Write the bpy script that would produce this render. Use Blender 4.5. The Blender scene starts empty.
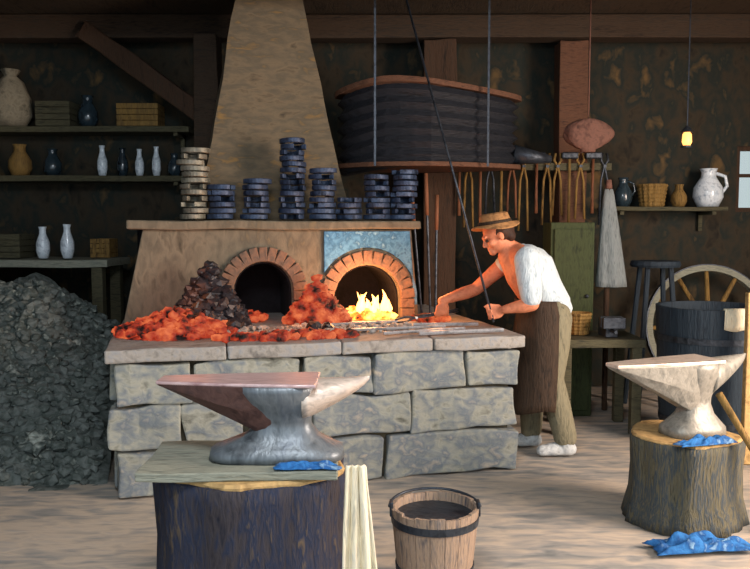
import bpy, bmesh, math, random
from mathutils import Vector, Matrix, noise, Euler
V = Vector
random.seed(11)
scn = bpy.context.scene
col = scn.collection

# ------------------------------------------------------------------ camera
FPX = 800.0
EYE = 1.5
PITCH = math.atan((284.5 - 225.0) / FPX)
cam_d = bpy.data.cameras.new('camera')
cam = bpy.data.objects.new('camera', cam_d)
col.objects.link(cam)
cam_d.sensor_width = 36.0
cam_d.lens = 36.0 * FPX / 750.0
cam.location = (0, 0, EYE)
cam.rotation_euler = (math.pi / 2 - PITCH, 0, 0)
scn.camera = cam

# ------------------------------------------------------------------ world, lights, exposure
wd = bpy.data.worlds.new('sky')
scn.world = wd
wd.use_nodes = True
wn = wd.node_tree
bg = wn.nodes['Background']
bg.inputs['Color'].default_value = (0.74, 0.88, 1.0, 1)
bg.inputs['Strength'].default_value = 1.0

def area(name, loc, target, sx, sy, power, color):
    l = bpy.data.lights.new(name, 'AREA')
    l.shape = 'RECTANGLE'; l.size = sx; l.size_y = sy
    l.energy = power; l.color = color
    o = bpy.data.objects.new(name, l)
    o.location = loc
    o.rotation_euler = (V(target) - V(loc)).to_track_quat('-Z', 'Y').to_euler()
    col.objects.link(o)
    return o

area('doorway_light', (4.05, 2.5, 1.75), (0.9, 4.0, 0.3), 1.5, 2.2, 210, (1.0, 0.80, 0.66))
area('cool_fill_light', (-0.2, 1.2, 3.2), (-0.1, 4.4, 0.6), 1.2, 0.9, 70, (0.90, 0.95, 1.0))  # added cool fill under the ceiling, the roof has no opening here

vs = scn.view_settings
vs.view_transform = 'Standard'
vs.look = 'None'
vs.gamma = 1
vs.exposure = 0.7
vs.use_curve_mapping = False

# ------------------------------------------------------------------ helpers
def S(px, py, D):
    """world point seen at photo position px,py at distance D (measurement helper)"""
    return V(((px - 375) / FPX * D, D, EYE - (py - 225) / FPX * D))

def lin(c):
    out = []
    for v in c[:3]:
        v = v / 255.0
        out.append(v / 12.92 if v <= 0.04045 else ((v + 0.055) / 1.055) ** 2.4)
    return (*out, 1)

def paint(name, cols, scale=6, stretch=(1, 1, 1), rough=0.8, metal=0.0, bump=0.3, det=0.55, fine=26, spec=0.3, rand=0.0):
    """brush-stroked surface: two noises pick between the colours of the thing"""
    m = bpy.data.materials.new(name)
    m.use_nodes = True
    nt = m.node_tree; N = nt.nodes; L = nt.links
    b = N['Principled BSDF']
    tc = N.new('ShaderNodeTexCoord')
    mp = N.new('ShaderNodeMapping'); mp.inputs['Scale'].default_value = stretch
    L.new(tc.outputs['Object'], mp.inputs['Vector'])
    n1 = N.new('ShaderNodeTexNoise'); n1.inputs['Scale'].default_value = scale
    n1.inputs['Detail'].default_value = 4; n1.inputs['Distortion'].default_value = 0.7
    n2 = N.new('ShaderNodeTexNoise'); n2.inputs['Scale'].default_value = fine
    n2.inputs['Detail'].default_value = 3; n2.inputs['Distortion'].default_value = 0.4
    L.new(mp.outputs[0], n1.inputs['Vector']); L.new(mp.outputs[0], n2.inputs['Vector'])
    mx = N.new('ShaderNodeMix'); mx.data_type = 'FLOAT'
    mx.inputs[0].default_value = 1 - det
    L.new(n2.outputs['Fac'], mx.inputs[2]); L.new(n1.outputs['Fac'], mx.inputs[3])
    fac = mx.outputs[0]
    if rand:
        oi = N.new('ShaderNodeObjectInfo')
        a = N.new('ShaderNodeMath'); a.operation = 'MULTIPLY_ADD'
        L.new(oi.outputs['Random'], a.inputs[0]); a.inputs[1].default_value = rand; a.inputs[2].default_value = -rand / 2
        s = N.new('ShaderNodeMath'); s.operation = 'ADD'
        L.new(fac, s.inputs[0]); L.new(a.outputs[0], s.inputs[1]); fac = s.outputs[0]
    cr = N.new('ShaderNodeValToRGB')
    e = cr.color_ramp.elements
    k = len(cols)
    lo, hi = 0.30, 0.70
    e[0].position = lo; e[0].color = lin(cols[0])
    e[1].position = hi; e[1].color = lin(cols[-1])
    for i in range(1, k - 1):
        q = e.new(lo + (hi - lo) * i / (k - 1)); q.color = lin(cols[i])
    L.new(fac, cr.inputs[0])
    L.new(cr.outputs[0], b.inputs['Base Color'])
    b.inputs['Roughness'].default_value = rough
    b.inputs['Metallic'].default_value = metal
    b.inputs['Specular IOR Level'].default_value = spec
    if bump:
        bp = N.new('ShaderNodeBump'); bp.inputs['Strength'].default_value = bump; bp.inputs['Distance'].default_value = 0.03
        L.new(mx.outputs[0], bp.inputs['Height']); L.new(bp.outputs[0], b.inputs['Normal'])
    return m

def glow(name, cold, hots, strength, scale=9, cut=0.45):
    m = bpy.data.materials.new(name); m.use_nodes = True
    nt = m.node_tree; N = nt.nodes; L = nt.links
    b = N['Principled BSDF']; b.inputs['Base Color'].default_value = lin(cold); b.inputs['Roughness'].default_value = 0.9
    tc = N.new('ShaderNodeTexCoord')
    n1 = N.new('ShaderNodeTexNoise'); n1.inputs['Scale'].default_value = scale; n1.inputs['Detail'].default_value = 3
    L.new(tc.outputs['Object'], n1.inputs['Vector'])
    cr = N.new('ShaderNodeValToRGB'); e = cr.color_ramp.elements
    e[0].position = cut - 0.06; e[0].color = (0, 0, 0, 1)
    e[1].position = min(cut + 0.3, 1); e[1].color = lin(hots[-1])
    q = e.new(cut + 0.06); q.color = lin(hots[0])
    L.new(n1.outputs['Fac'], cr.inputs[0])
    L.new(cr.outputs[0], b.inputs['Emission Color']); b.inputs['Emission Strength'].default_value = strength
    return m

WM = {}
def thing(name, label, cat, loc, rotz=0, group=None):
    o = bpy.data.objects.new(name, None)
    o.empty_display_size = 0.1
    o.location = loc; o.rotation_euler = (0, 0, rotz)
    col.objects.link(o)
    WM[o.name] = Matrix.Translation(V(loc)) @ Matrix.Rotation(rotz, 4, 'Z')
    o['label'] = label; o['category'] = cat
    if group: o['group'] = group
    return o

def tag(o, label, cat, group=None, kind=None):
    o['label'] = label; o['category'] = cat
    if group: o['group'] = group
    if kind: o['kind'] = kind
    return o

def copy_tree(o, parent=None):
    c = o.copy(); col.objects.link(c)
    if parent is not None: c.parent = parent
    for ch in list(o.children): copy_tree(ch, c)
    return c

def basis(d):
    d = V(d).normalized()
    a = V((0, 0, 1)) if abs(d.z) < 0.9 else V((1, 0, 0))
    x = d.cross(a).normalized()
    return x, x.cross(d).normalized() * -1, d

class MB:
    def __init__(s): s.bm = bmesh.new()
    def box(s, c, size, rot=None, cuts=0, jit=0.0, taper=None):
        M = Matrix.Translation(V(c))
        if rot is not None: M = M @ (rot if isinstance(rot, Matrix) else Euler(rot).to_matrix().to_4x4())
        M = M @ Matrix.Diagonal((*size, 1))
        for v in s.bm.verts: v.tag = True
        r = bmesh.ops.create_cube(s.bm, size=1.0)
        for v in r['verts']: v.tag = False
        vs_ = r['verts']
        if taper:
            for v in vs_:
                if v.co.z > 0: v.co.x *= taper[0]; v.co.y *= taper[1]
        if cuts:
            es = list({e for v in vs_ for e in v.link_edges})
            bmesh.ops.subdivide_edges(s.bm, edges=es, cuts=cuts, use_grid_fill=True)
            vs_ = [v for v in s.bm.verts if not v.tag]
        for v in vs_: v.tag = True
        bmesh.ops.transform(s.bm, matrix=M, verts=vs_)
        if jit:
            o = V((random.random() * 50, random.random() * 50, 0))
            for v in vs_: v.co += noise.noise_vector(v.co * 5 + o) * jit
        return s
    def tube(s, pts, rads, n=12, caps=True, flat=None):
        pts = [V(p) for p in pts]
        if not isinstance(rads, (list, tuple)): rads = [rads] * len(pts)
        rings = []
        px = None
        for i, p in enumerate(pts):
            d = (pts[min(i + 1, len(pts) - 1)] - pts[max(i - 1, 0)]).normalized()
            if px is None:
                x, y, d = basis(d)
            else:
                x = (px - d * px.dot(d)).normalized(); y = d.cross(x)
            px = x
            ry = rads[i] * (flat or 1)
            rings.append([s.bm.verts.new(p + x * rads[i] * math.cos(2 * math.pi * k / n) + y * ry * math.sin(2 * math.pi * k / n)) for k in range(n)])
        for a, b in zip(rings, rings[1:]):
            for k in range(n): s.bm.faces.new((a[k], a[(k + 1) % n], b[(k + 1) % n], b[k]))
        if caps:
            s.bm.faces.new(rings[0][::-1]); s.bm.faces.new(rings[-1])
        return s
    def loft(s, rings, caps=True, closed=True):
        R = [[s.bm.verts.new(V(p)) for p in r] for r in rings]
        n = len(R[0])
        for a, b in zip(R, R[1:]):
            for k in range(n if closed else n - 1): s.bm.faces.new((a[k], a[(k + 1) % n], b[(k + 1) % n], b[k]))
        if caps and closed:
            s.bm.faces.new(R[0][::-1]); s.bm.faces.new(R[-1])
        return s
    def ball(s, c, r, rot=None, sub=2):
        if not isinstance(r, (list, tuple)): r = (r, r, r)
        M = Matrix.Translation(V(c))
        if rot is not None: M = M @ (rot if isinstance(rot, Matrix) else Euler(rot).to_matrix().to_4x4())
        M = M @ Matrix.Diagonal((*r, 1))
        bmesh.ops.create_icosphere(s.bm, subdivisions=sub, radius=1.0, matrix=M)
        return s
    def limb(s, pts, rads, n=14):
        s.tube(pts, rads, n)
        for p, r in zip(pts, rads): s.ball(p, r)
        return s
    def lathe(s, prof, c, n=28, axis=None, wob=0.0):
        x, y, d = basis(axis or (0, 0, 1))
        c = V(c); rings = []
        for (r, h) in prof:
            rings.append([c + d * h + (x * math.cos(2 * math.pi * k / n) + y * math.sin(2 * math.pi * k / n)) * r *
                          (1 + wob * noise.noise(V((math.cos(2 * math.pi * k / n) * 2.2, math.sin(2 * math.pi * k / n) * 2.2, h * 0.8)))) for k in range(n)])
        return s.loft(rings)
    def lump(s, c, r, amt=0.35, sub=1):
        res = bmesh.ops.create_icosphere(s.bm, subdivisions=sub, radius=1.0)
        o = V((random.random() * 90, random.random() * 90, random.random() * 90))
        q = Euler((random.random() * 6, random.random() * 6, random.random() * 6)).to_matrix()
        for v in res['verts']:
            k = 1 + amt * noise.noise(v.co * 1.6 + o) * 1.6
            p = q @ (v.co * k * r); p.z *= 0.8
            v.co = p + V(c)
        return s
    def noise_disp(s, amt, freq=4, off=(0, 0, 0)):
        for v in s.bm.verts: v.co += noise.noise_vector(v.co * freq + V(off)) * amt
        return s
    def build(s, name, mat, parent=None, origin=None, smooth=False, bevel=0.0, seg=2, sub=0):
        bmesh.ops.recalc_face_normals(s.bm, faces=s.bm.faces)
        if parent is not None:
            Mi = WM[parent.name].inverted()
        elif origin is not None:
            Mi = Matrix.Translation(-V(origin))
        else: Mi = None
        if Mi is not None: bmesh.ops.transform(s.bm, matrix=Mi, verts=s.bm.verts)
        me = bpy.data.meshes.new(name)
        s.bm.to_mesh(me); s.bm.free()
        me.materials.append(mat)
        if smooth:
            for p in me.polygons: p.use_smooth = True
        o = bpy.data.objects.new(name, me)
        col.objects.link(o)
        if parent is not None:
            o.parent = parent; WM[o.name] = WM[parent.name]
        elif origin is not None:
            o.location = origin; WM[o.name] = Matrix.Translation(V(origin))
        else: WM[o.name] = Matrix.Identity(4)
        if bevel:
            b = o.modifiers.new('bevel', 'BEVEL'); b.width = bevel; b.segments = seg; b.limit_method = 'ANGLE'
        if sub:
            b = o.modifiers.new('sub', 'SUBSURF'); b.levels = sub; b.render_levels = sub
        return o
    def fuse(s, name, mat, voxel, parent=None, smooth_it=4, off=None):
        o = s.build(name, mat, parent)
        r = o.modifiers.new('r', 'REMESH'); r.mode = 'VOXEL'; r.voxel_size = voxel
        sm = o.modifiers.new('s', 'SMOOTH'); sm.iterations = smooth_it; sm.factor = 0.5
        dg = bpy.context.evaluated_depsgraph_get(); dg.update()
        me = bpy.data.meshes.new_from_object(o.evaluated_get(dg))
        o.modifiers.clear(); old = o.data; o.data = me; bpy.data.meshes.remove(old)
        me.name = name
        for p in me.polygons: p.use_smooth = True
        return o

def structure(o):
    o['kind'] = 'structure'; return o

# ------------------------------------------------------------------ materials
M = {}
M['floor'] = paint('packed_earth', [(104, 108, 108), (146, 142, 136), (186, 170, 152), (158, 152, 146)], 1.6, (0.5, 1.6, 1), 0.9, bump=0.35, fine=11)
M['wall'] = paint('sooty_wall', [(16, 18, 18), (56, 48, 36), (34, 40, 36), (100, 78, 48)], 2.2, (1, 1, 0.7), 0.9, bump=0.5, fine=9)
M['ceil'] = paint('sooty_boards', [(28, 26, 24), (74, 60, 46), (48, 48, 44)], 2.5, (3, 0.5, 1), 0.9, bump=0.3)
M['beam'] = paint('dark_oak', [(26, 22, 19), (64, 49, 36), (42, 38, 33)], 3, (0.6, 4, 4), 0.8, bump=0.4)
M['post'] = paint('brown_oak', [(30, 24, 18), (68, 47, 32), (48, 40, 30)], 3, (5, 5, 0.6), 0.8, bump=0.4)
M['stone'] = paint('grey_rubble_stone', [(84, 84, 76), (150, 150, 138), (108, 116, 122), (180, 168, 148)], 2.4, (1, 1, 1.3), 0.85, bump=0.6, fine=14)
M['mortar'] = paint('dark_mortar', [(46, 44, 40), (82, 76, 60), (64, 66, 66)], 5, rough=0.95, bump=0.5)
M['slab'] = paint('hearth_slab_stone', [(96, 92, 88), (152, 146, 138), (128, 134, 142)], 4, (1, 3, 1), 0.75, bump=0.4)
M['plaster'] = paint('smoky_plaster', [(70, 65, 54), (114, 105, 88), (92, 86, 73), (126, 110, 82)], 2.4, (1.2, 1.2, 0.6), 0.9, bump=0.5, fine=14)
M['chim'] = paint('chimney_plaster', [(66, 58, 47), (108, 94, 74), (88, 80, 66), (134, 104, 60)], 2.4, (0.9, 0.9, 2.4), 0.9, bump=0.5, fine=10)
M['brick'] = paint('fire_brick', [(70, 54, 46), (122, 94, 76), (102, 84, 72), (76, 68, 60)], 5, rough=0.9, bump=0.5)
M['soot'] = paint('soot', [(8, 8, 10), (22, 20, 24), (14, 14, 18)], 5, rough=0.95, bump=0.4)
M['coal'] = paint('coal', [(8, 8, 12), (22, 22, 28), (36, 36, 42), (14, 14, 18)], 12, rough=0.5, bump=0.2, spec=0.5)
M['heap'] = paint('heap_of_coal_and_ash', [(38, 44, 46), (104, 110, 106), (66, 74, 70), (170, 174, 164)], 5, (1, 1, 1), 0.75, bump=0.3, fine=20)
M['blueplate'] = paint('blued_iron_plate', [(30, 60, 92), (84, 136, 172), (52, 98, 132), (140, 184, 204)], 6, rough=0.5, metal=0.1, bump=0.3)
M['iron'] = paint('dark_iron', [(26, 30, 36), (66, 72, 80), (44, 48, 56)], 9, rough=0.45, metal=0.6, bump=0.2, rand=0.1)
M['shoe'] = paint('horseshoe_iron', [(16, 22, 36), (56, 70, 94), (30, 40, 60)], 14, rough=0.5, metal=0.3, bump=0.2, rand=0.16)
M['palesh'] = paint('worn_horseshoe_iron', [(78, 78, 70), (122, 118, 104), (96, 98, 94)], 14, rough=0.5, metal=0.3, bump=0.2, rand=0.1)
M['bright'] = paint('bright_iron', [(110, 116, 126), (196, 200, 206), (150, 156, 166)], 9, (1, 1, 1), 0.3, 0.7, bump=0.1)
M['anvil'] = paint('anvil_steel', [(58, 62, 66), (112, 118, 122), (84, 90, 98)], 5, (2, 2, 0.6), 0.42, 0.35, bump=0.3, fine=14)
M['anvilbr'] = paint('shaded_brown_steel', [(44, 30, 30), (92, 66, 60), (58, 46, 46)], 5, (1, 1, 1), 0.5, 0.3, bump=0.3)  # heel away from the daylight: its shade is put into this darker brown
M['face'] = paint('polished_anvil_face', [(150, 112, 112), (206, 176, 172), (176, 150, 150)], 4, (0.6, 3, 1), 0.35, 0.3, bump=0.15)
M['horn'] = paint('lit_cream_steel', [(138, 126, 116), (214, 196, 180), (170, 158, 150)], 5, (0.8, 2, 2), 0.35, 0.3, bump=0.2)  # daylight on the near horn and right anvil top, put into the cream colour
M['greysteel'] = paint('grey_anvil_steel', [(92, 92, 86), (146, 142, 132), (118, 116, 108)], 5, (1.4, 1.4, 1), 0.45, 0.25, bump=0.25)
M['stump'] = paint('dark_bark', [(20, 24, 38), (60, 54, 56), (34, 42, 62), (98, 82, 60)], 3, (2.2, 2.2, 0.5), 0.85, bump=0.7)
M['stump2'] = paint('weathered_bark', [(36, 40, 42), (94, 88, 68), (52, 62, 70), (124, 110, 74)], 4, (4, 4, 0.5), 0.85, bump=0.7)
M['cutwood'] = paint('cut_wood', [(110, 84, 52), (186, 152, 100), (150, 122, 84)], 7, rough=0.8, bump=0.4)
M['plank'] = paint('weathered_plank', [(86, 92, 84), (142, 142, 126), (110, 114, 104)], 5, (0.6, 4, 4), 0.8, bump=0.4)
M['darkplank'] = paint('dark_plank', [(30, 32, 28), (82, 78, 58), (54, 52, 42)], 4, (0.6, 4, 4), 0.85, bump=0.4)
M['bluecloth'] = paint('blue_cloth', [(16, 50, 100), (44, 108, 168), (26, 76, 132), (140, 176, 200)], 16, rough=0.85, bump=0.6)
M['palecloth'] = paint('pale_cloth', [(168, 160, 144), (236, 222, 190), (206, 200, 186)], 8, (3, 3, 0.4), 0.9, bump=0.5)
M['stave'] = paint('bucket_staves', [(74, 74, 80), (158, 134, 112), (112, 104, 100)], 5, (4, 4, 0.5), 0.8, bump=0.4)
M['water'] = paint('dark_water', [(16, 24, 36), (40, 56, 76)], 4, rough=0.12, bump=0.05, spec=0.5)
M['skin'] = paint('skin', [(160, 88, 62), (210, 132, 96), (186, 112, 80)], 9, rough=0.6, bump=0.12)
M['shirt'] = paint('white_shirt', [(128, 144, 154), (196, 206, 210), (164, 180, 188)], 6, (3, 3, 0.8), 0.9, bump=0.5)
M['trouser'] = paint('drab_trousers', [(70, 70, 58), (128, 121, 98), (98, 96, 80)], 6, (4, 4, 0.6), 0.9, bump=0.5)
M['apron'] = paint('leather_apron', [(20, 17, 14), (60, 44, 31), (38, 31, 24)], 6, (3, 3, 0.7), 0.75, bump=0.5)
M['hat'] = paint('brown_felt', [(92, 64, 40), (164, 118, 74), (124, 92, 60)], 10, rough=0.9, bump=0.3)
M['hair'] = paint('brown_hair', [(38, 24, 18), (70, 44, 30)], 20, rough=0.7, bump=0.4)
M['boot'] = paint('worn_boots', [(60, 66, 76), (186, 190, 190), (120, 128, 136)], 8, rough=0.6, bump=0.3)
M['leather'] = paint('bellows_leather', [(10, 12, 15), (32, 34, 40), (18, 22, 27)], 5, (0.6, 2, 3), 0.6, bump=0.4)
M['board'] = paint('reddish_board', [(44, 30, 24), (96, 64, 46), (68, 48, 37)], 4, (0.6, 4, 4), 0.8, bump=0.4)
M['handle'] = paint('tool_handle', [(64, 40, 28), (124, 78, 52), (94, 64, 42)], 8, (4, 4, 0.5), 0.7, bump=0.2, rand=0.2)
M['ochre'] = paint('ochre_wood', [(70, 52, 26), (136, 106, 56), (102, 80, 46)], 6, (3, 3, 0.6), 0.8, bump=0.4, rand=0.2)
M['green'] = paint('dark_green_paint', [(26, 34, 22), (58, 66, 38), (42, 50, 30)], 5, (2, 2, 0.6), 0.8, bump=0.3)
M['greycloth'] = paint('grey_cloth', [(70, 78, 80), (128, 134, 134), (96, 106, 108)], 6, (4, 4, 0.5), 0.9, bump=0.5)
M['hide'] = paint('pinkish_hide', [(64, 44, 38), (114, 80, 68), (88, 64, 56)], 6, rough=0.85, bump=0.4)
M['sack'] = paint('sackcloth', [(76, 70, 58), (136, 126, 106), (104, 98, 84)], 8, rough=0.95, bump=0.5)
M['glassy'] = paint('pale_glazed_ware', [(110, 130, 150), (222, 230, 236), (170, 186, 200)], 9, rough=0.15, bump=0.05, spec=0.6)
M['darkglass'] = paint('dark_glazed_ware', [(18, 26, 34), (44, 58, 66), (28, 40, 46)], 6, rough=0.2, bump=0.05, spec=0.6, rand=0.2)
M['tub'] = paint('tub_boards', [(14, 22, 32), (38, 50, 60), (24, 34, 44)], 4, (4, 4, 0.5), 0.7, bump=0.4)
M['ember'] = glow('glowing_embers', (22, 14, 12), [(170, 48, 24), (244, 128, 76)], 0.62, 11, 0.44)
M['hot'] = glow('white_hot_embers', (26, 14, 10), [(255, 90, 20), (255, 200, 90)], 3.0, 14, 0.38)
fl = bpy.data.materials.new('flame'); fl.use_nodes = True
b_ = fl.node_tree.nodes['Principled BSDF']; b_.inputs['Base Color'].default_value = (0.8, 0.3, 0.05, 1)
b_.inputs['Emission Color'].default_value = (1.0, 0.50, 0.13, 1); b_.inputs['Emission Strength'].default_value = 3.2
M['flame'] = fl
lamp_m = bpy.data.materials.new('lantern_glass_lit'); lamp_m.use_nodes = True
b_ = lamp_m.node_tree.nodes['Principled BSDF']; b_.inputs['Base Color'].default_value = (0.8, 0.4, 0.1, 1)
b_.inputs['Emission Color'].default_value = (1.0, 0.42, 0.10, 1); b_.inputs['Emission Strength'].default_value = 1.6
M['lampglass'] = lamp_m
gl = bpy.data.materials.new('window_glass'); gl.use_nodes = True
b_ = gl.node_tree.nodes['Principled BSDF']; b_.inputs['Base Color'].default_value = (0.42, 0.42, 0.38, 1)
b_.inputs['Transmission Weight'].default_value = 1; b_.inputs['Roughness'].default_value = 0.25; b_.inputs['IOR'].default_value = 1.1
M['glass'] = gl

# ------------------------------------------------------------------ setting
XL, XR, YB, YF, ZC = -4.2, 4.2, 7.4, -0.6, 3.3
b = MB()
nx, ny = 60, 60
g = [[None] * (ny + 1) for _ in range(nx + 1)]
for i in range(nx + 1):
    for j in range(ny + 1):
        x = -4.4 + 8.8 * i / nx; y = -4 + 11.6 * j / ny
        g[i][j] = b.bm.verts.new((x, y, 0.012 * noise.noise(V((x * 1.7, y * 1.7, 3))) - 0.008))
for i in range(nx):
    for j in range(ny): b.bm.faces.new((g[i][j], g[i + 1][j], g[i + 1][j + 1], g[i][j + 1]))
structure(b.build('floor', M['floor'], smooth=True))
b = MB()  # back wall with the window hole
WX0, WX1, WZ0, WZ1 = 3.32, 3.87, 1.62, 2.22
for (x0, x1, z0, z1) in ((XL, WX0, 0, ZC), (WX1, XR, 0, ZC), (WX0, WX1, 0, WZ0), (WX0, WX1, WZ1, ZC)):
    b.box(((x0 + x1) / 2, YB + .12, (z0 + z1) / 2), (x1 - x0, .24, z1 - z0))
structure(b.build('wall_back', M['wall']))
b = MB(); b.box((XL - .1, (YF + YB) / 2 + .12, ZC / 2), (.2, YB - YF + .24, ZC)); structure(b.build('wall_left', M['wall']))
b = MB()  # right wall with the doorway
for (y0, y1, z0, z1) in ((YF, 1.7, 0, ZC), (3.3, YB + .24, 0, ZC), (1.7, 3.3, 2.9, ZC)):
    b.box((XR + .1, (y0 + y1) / 2, (z0 + z1) / 2), (.2, y1 - y0, z1 - z0))
structure(b.build('wall_right', M['wall']))
b = MB(); b.box((0, (YF + YB) / 2 + .12, ZC + .05), (XR - XL + .4, YB - YF + .24, .1)); structure(b.build('ceiling', M['ceil']))
for i, (y, z) in enumerate(((2.9, 3.19), (5.68, 3.19), (7.05, 3.19))):
    b = MB(); b.box((0, y, z), (XR - XL, .2, .2), cuts=6, jit=.012)
    structure(b.build('trim_%d' % (i + 1), M['beam'], bevel=.01))
b = MB(); b.box((-1.98, 6.95, 2.80), (1.25, .14, .16), (0, .62, 0), cuts=4, jit=.015); structure(b.build('trim_4', M['post'], bevel=.01))
# window: frame, glazing bar and pane
b = MB()
for (x0, x1, z0, z1) in ((WX0, WX0 + .04, WZ0, WZ1), (WX1 - .04, WX1, WZ0, WZ1), (WX0 + .04, WX1 - .04, WZ0, WZ0 + .04), (WX0 + .04, WX1 - .04, WZ1 - .04, WZ1), (WX0 + .04, WX1 - .04, 1.94, 1.97), (3.56, 3.59, WZ0 + .04, WZ1 - .04)):
    b.box(((x0 + x1) / 2, YB + .06, (z0 + z1) / 2), (x1 - x0, .06, z1 - z0))
w = structure(b.build('window_1', M['post']))
b = MB(); b.box(((WX0 + WX1) / 2, YB + .07, (WZ0 + WZ1) / 2), (WX1 - WX0 - .08, .008, WZ1 - WZ0 - .08)); b.build('pane', M['glass'], w)

# ------------------------------------------------------------------ the forge
A = V((-1.43, 4.28, 0)); B = V((0.88, 4.85, 0))
E1 = (B - A).normalized(); E2 = V((-E1.y, E1.x, 0)); LU = (B - A).length
ANG = math.atan2(E1.y, E1.x)
RZ = Matrix.Rotation(ANG, 4, 'Z')
def F(u, v, z): return A + E1 * u + E2 * v + V((0, 0, z))
HZ = 0.83      # hearth height
FV = 1.05      # firebox front
LV = 1.95      # back of the forge
forge = thing('forge', 'large stone forge with arched fire mouths and a tapering chimney', 'forge', F(LU / 2, 1, 0), ANG)
# rubble stone base
b = MB()
b.box(F(LU / 2, LV / 2, .37), (LU - .10, LV - .10, .74), RZ)
b.build('mortar_core', M['mortar'], forge)
b = MB()
def courses(length, at, thick=.14):
    z = 0.0
    hs = [.265, .25, .235]
    for r, h in enumerate(hs):
        u = -0.02 if r % 2 else -0.0
        while u < length - .05:
            wv = random.uniform(.34, .66)
            if length - u - wv < .2: wv = length - u
            c, rot = at(u + wv / 2, z + h / 2, thick)
            b.box(c, (wv - .022, thick, h - .018), rot, cuts=4, jit=.032)
            u += wv
        z += h
courses(LU, lambda u, z, t: (F(u, t / 2 - .01, z), RZ))
courses(LV - .16, lambda u, z, t: (F(LU - t / 2 + .01, .15 + u, z), Matrix.Rotation(ANG + math.pi / 2, 4, 'Z')))
courses(LV - .16, lambda u, z, t: (F(t / 2 - .01, .15 + u, z), Matrix.Rotation(ANG + math.pi / 2, 4, 'Z')))
b.build('stone_base', M['stone'], forge, smooth=False, bevel=.012)
# hearth slab
b = MB()
us = [-.03, .62, 1.27, 1.82, LU + .03]
for u0, u1 in zip(us, us[1:]):
    b.box(F((u0 + u1) / 2, .36, HZ - .035), (u1 - u0 - .006, .80, .075), RZ, cuts=5, jit=.012)
b.box(F(LU / 2, 1.36, HZ - .035), (LU + .04, 1.2, .07), RZ)
b.build('hearth_slab', M['slab'], forge, bevel=.01)
# firebox with two arched mouths
arches = [(.934, .20, .215), (1.672, .24, .145)]
ZT = 1.47
def bottom_path(grow=0.0):
    pts = []
    for (uc, r, sp) in arches:
        R = r + grow
        pts.append((uc - R, HZ)); 
        for k in range(15):
            a = math.pi - math.pi * k / 14
            pts.append((uc + R * math.cos(a), HZ + sp + R * math.sin(a)))
        pts.append((uc + R, HZ))
    return pts
poly = [(0.0, HZ)] + bottom_path() + [(2.06, HZ), (2.0, ZT), (.14, ZT)]
def extrude(mb, poly2, v0, v1):
    f0 = [mb.bm.verts.new(F(u, v0, z)) for u, z in poly2]
    f1 = [mb.bm.verts.new(F(u, v1, z)) for u, z in poly2]
    mb.bm.faces.new(f0); mb.bm.faces.new(f1[::-1])
    n = len(poly2)
    for i in range(n): mb.bm.faces.new((f0[i], f0[(i + 1) % n], f1[(i + 1) % n], f1[i]))
b = MB(); extrude(b, poly, FV, FV + .55); b.build('firebox', M['plaster'], forge, bevel=.008)
b = MB(); b.box(F(1.03, FV + .62, (HZ + ZT) / 2), (1.9, .14, ZT - HZ), RZ); b.build('fireback', M['soot'], forge)
for (uc, r, sp) in arches:       # brick ring round each mouth, and the sooty lining within
    b = MB()
    n = 13
    for k in range(n):
        a = math.pi * (k + .5) / n
        R = r + .055
        c = F(uc + R * math.cos(a), FV - .012, HZ + sp + R * math.sin(a))
        b.box(c, (.10, .06, math.pi * R / n * .93), RZ @ Matrix.Rotation(-a, 4, 'Y'), cuts=1, jit=.004)
    for sgn in (-1, 1):
        m_ = max(1, int(sp / .07))
        for k in range(m_):
            b.box(F(uc + sgn * (r + .055), FV - .012, HZ + sp * (k + .5) / m_), (.10, .06, sp / m_ * .92), RZ, cuts=1, jit=.004)
    b.build('brick_arch', M['brick'], forge, bevel=.006)
    b = MB()
    inn = [(uc - r + .001, HZ + .003), ] + [(uc + (r - .001) * math.cos(math.pi - math.pi * k / 14), HZ + sp + (r - .001) * math.sin(math.pi - math.pi * k / 14)) for k in range(15)] + [(uc + r - .001, HZ + .003)]
    out = [(uc - r + .012, HZ + .003), ] + [(uc + (r - .012) * math.cos(math.pi - math.pi * k / 14), HZ + sp + (r - .012) * math.sin(math.pi - math.pi * k / 14)) for k in range(15)] + [(uc + r - .012, HZ + .003)]
    extrude(b, inn + out[::-1], FV + .03, FV + .54)
    b.build('soot_lining', M['soot'], forge)
# blued iron plate above the right mouth
uc, r, sp = arches[1]
pl = [(1.36, HZ + .40), (1.36, 1.455), (1.985, 1.455), (2.02, HZ + .10), (uc + r + .125, HZ + .10)]
pl += [(uc + (r + .125) * math.cos(t), HZ + sp + (r + .125) * math.sin(t)) for t in [math.radians(d) for d in range(5, 150, 9)]]
b = MB(); extrude(b, pl, FV - .022, FV + .004); b.build('iron_plate', M['blueplate'], forge, bevel=.004)
# ledge and chimney
b = MB(); b.box(F(1.05, (1.0 + LV) / 2, 1.5), (2.02, LV - 1.0, .06), RZ, cuts=5, jit=.012); b.build('ledge', M['plaster'], forge, bevel=.01)
b = MB()
uc = 1.06
rings = []
for k in range(13):
    t = k / 12
    z = 1.525 + (ZC - 1.525) * t
    hw = .57 - .345 * t ** .93
    v0 = 1.33 + .25 * t; v1 = 1.93 - .02 * t
    pts = []
    for i in range(10): pts.append((uc - hw + 2 * hw * i / 10, v0))
    for i in range(5): pts.append((uc + hw, v0 + (v1 - v0) * i / 5))
    for i in range(10): pts.append((uc + hw - 2 * hw * i / 10, v1))
    for i in range(5): pts.append((uc - hw, v1 + (v0 - v1) * i / 5))
    rings.append([F(u, v, z) + noise.noise_vector(V((u * 3, v * 3, z * 3))) * .016 * (0 if k in (0, 12) else 1) for u, v in pts])
b.loft(rings); b.build('chimney', M['chim'], forge)

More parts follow.
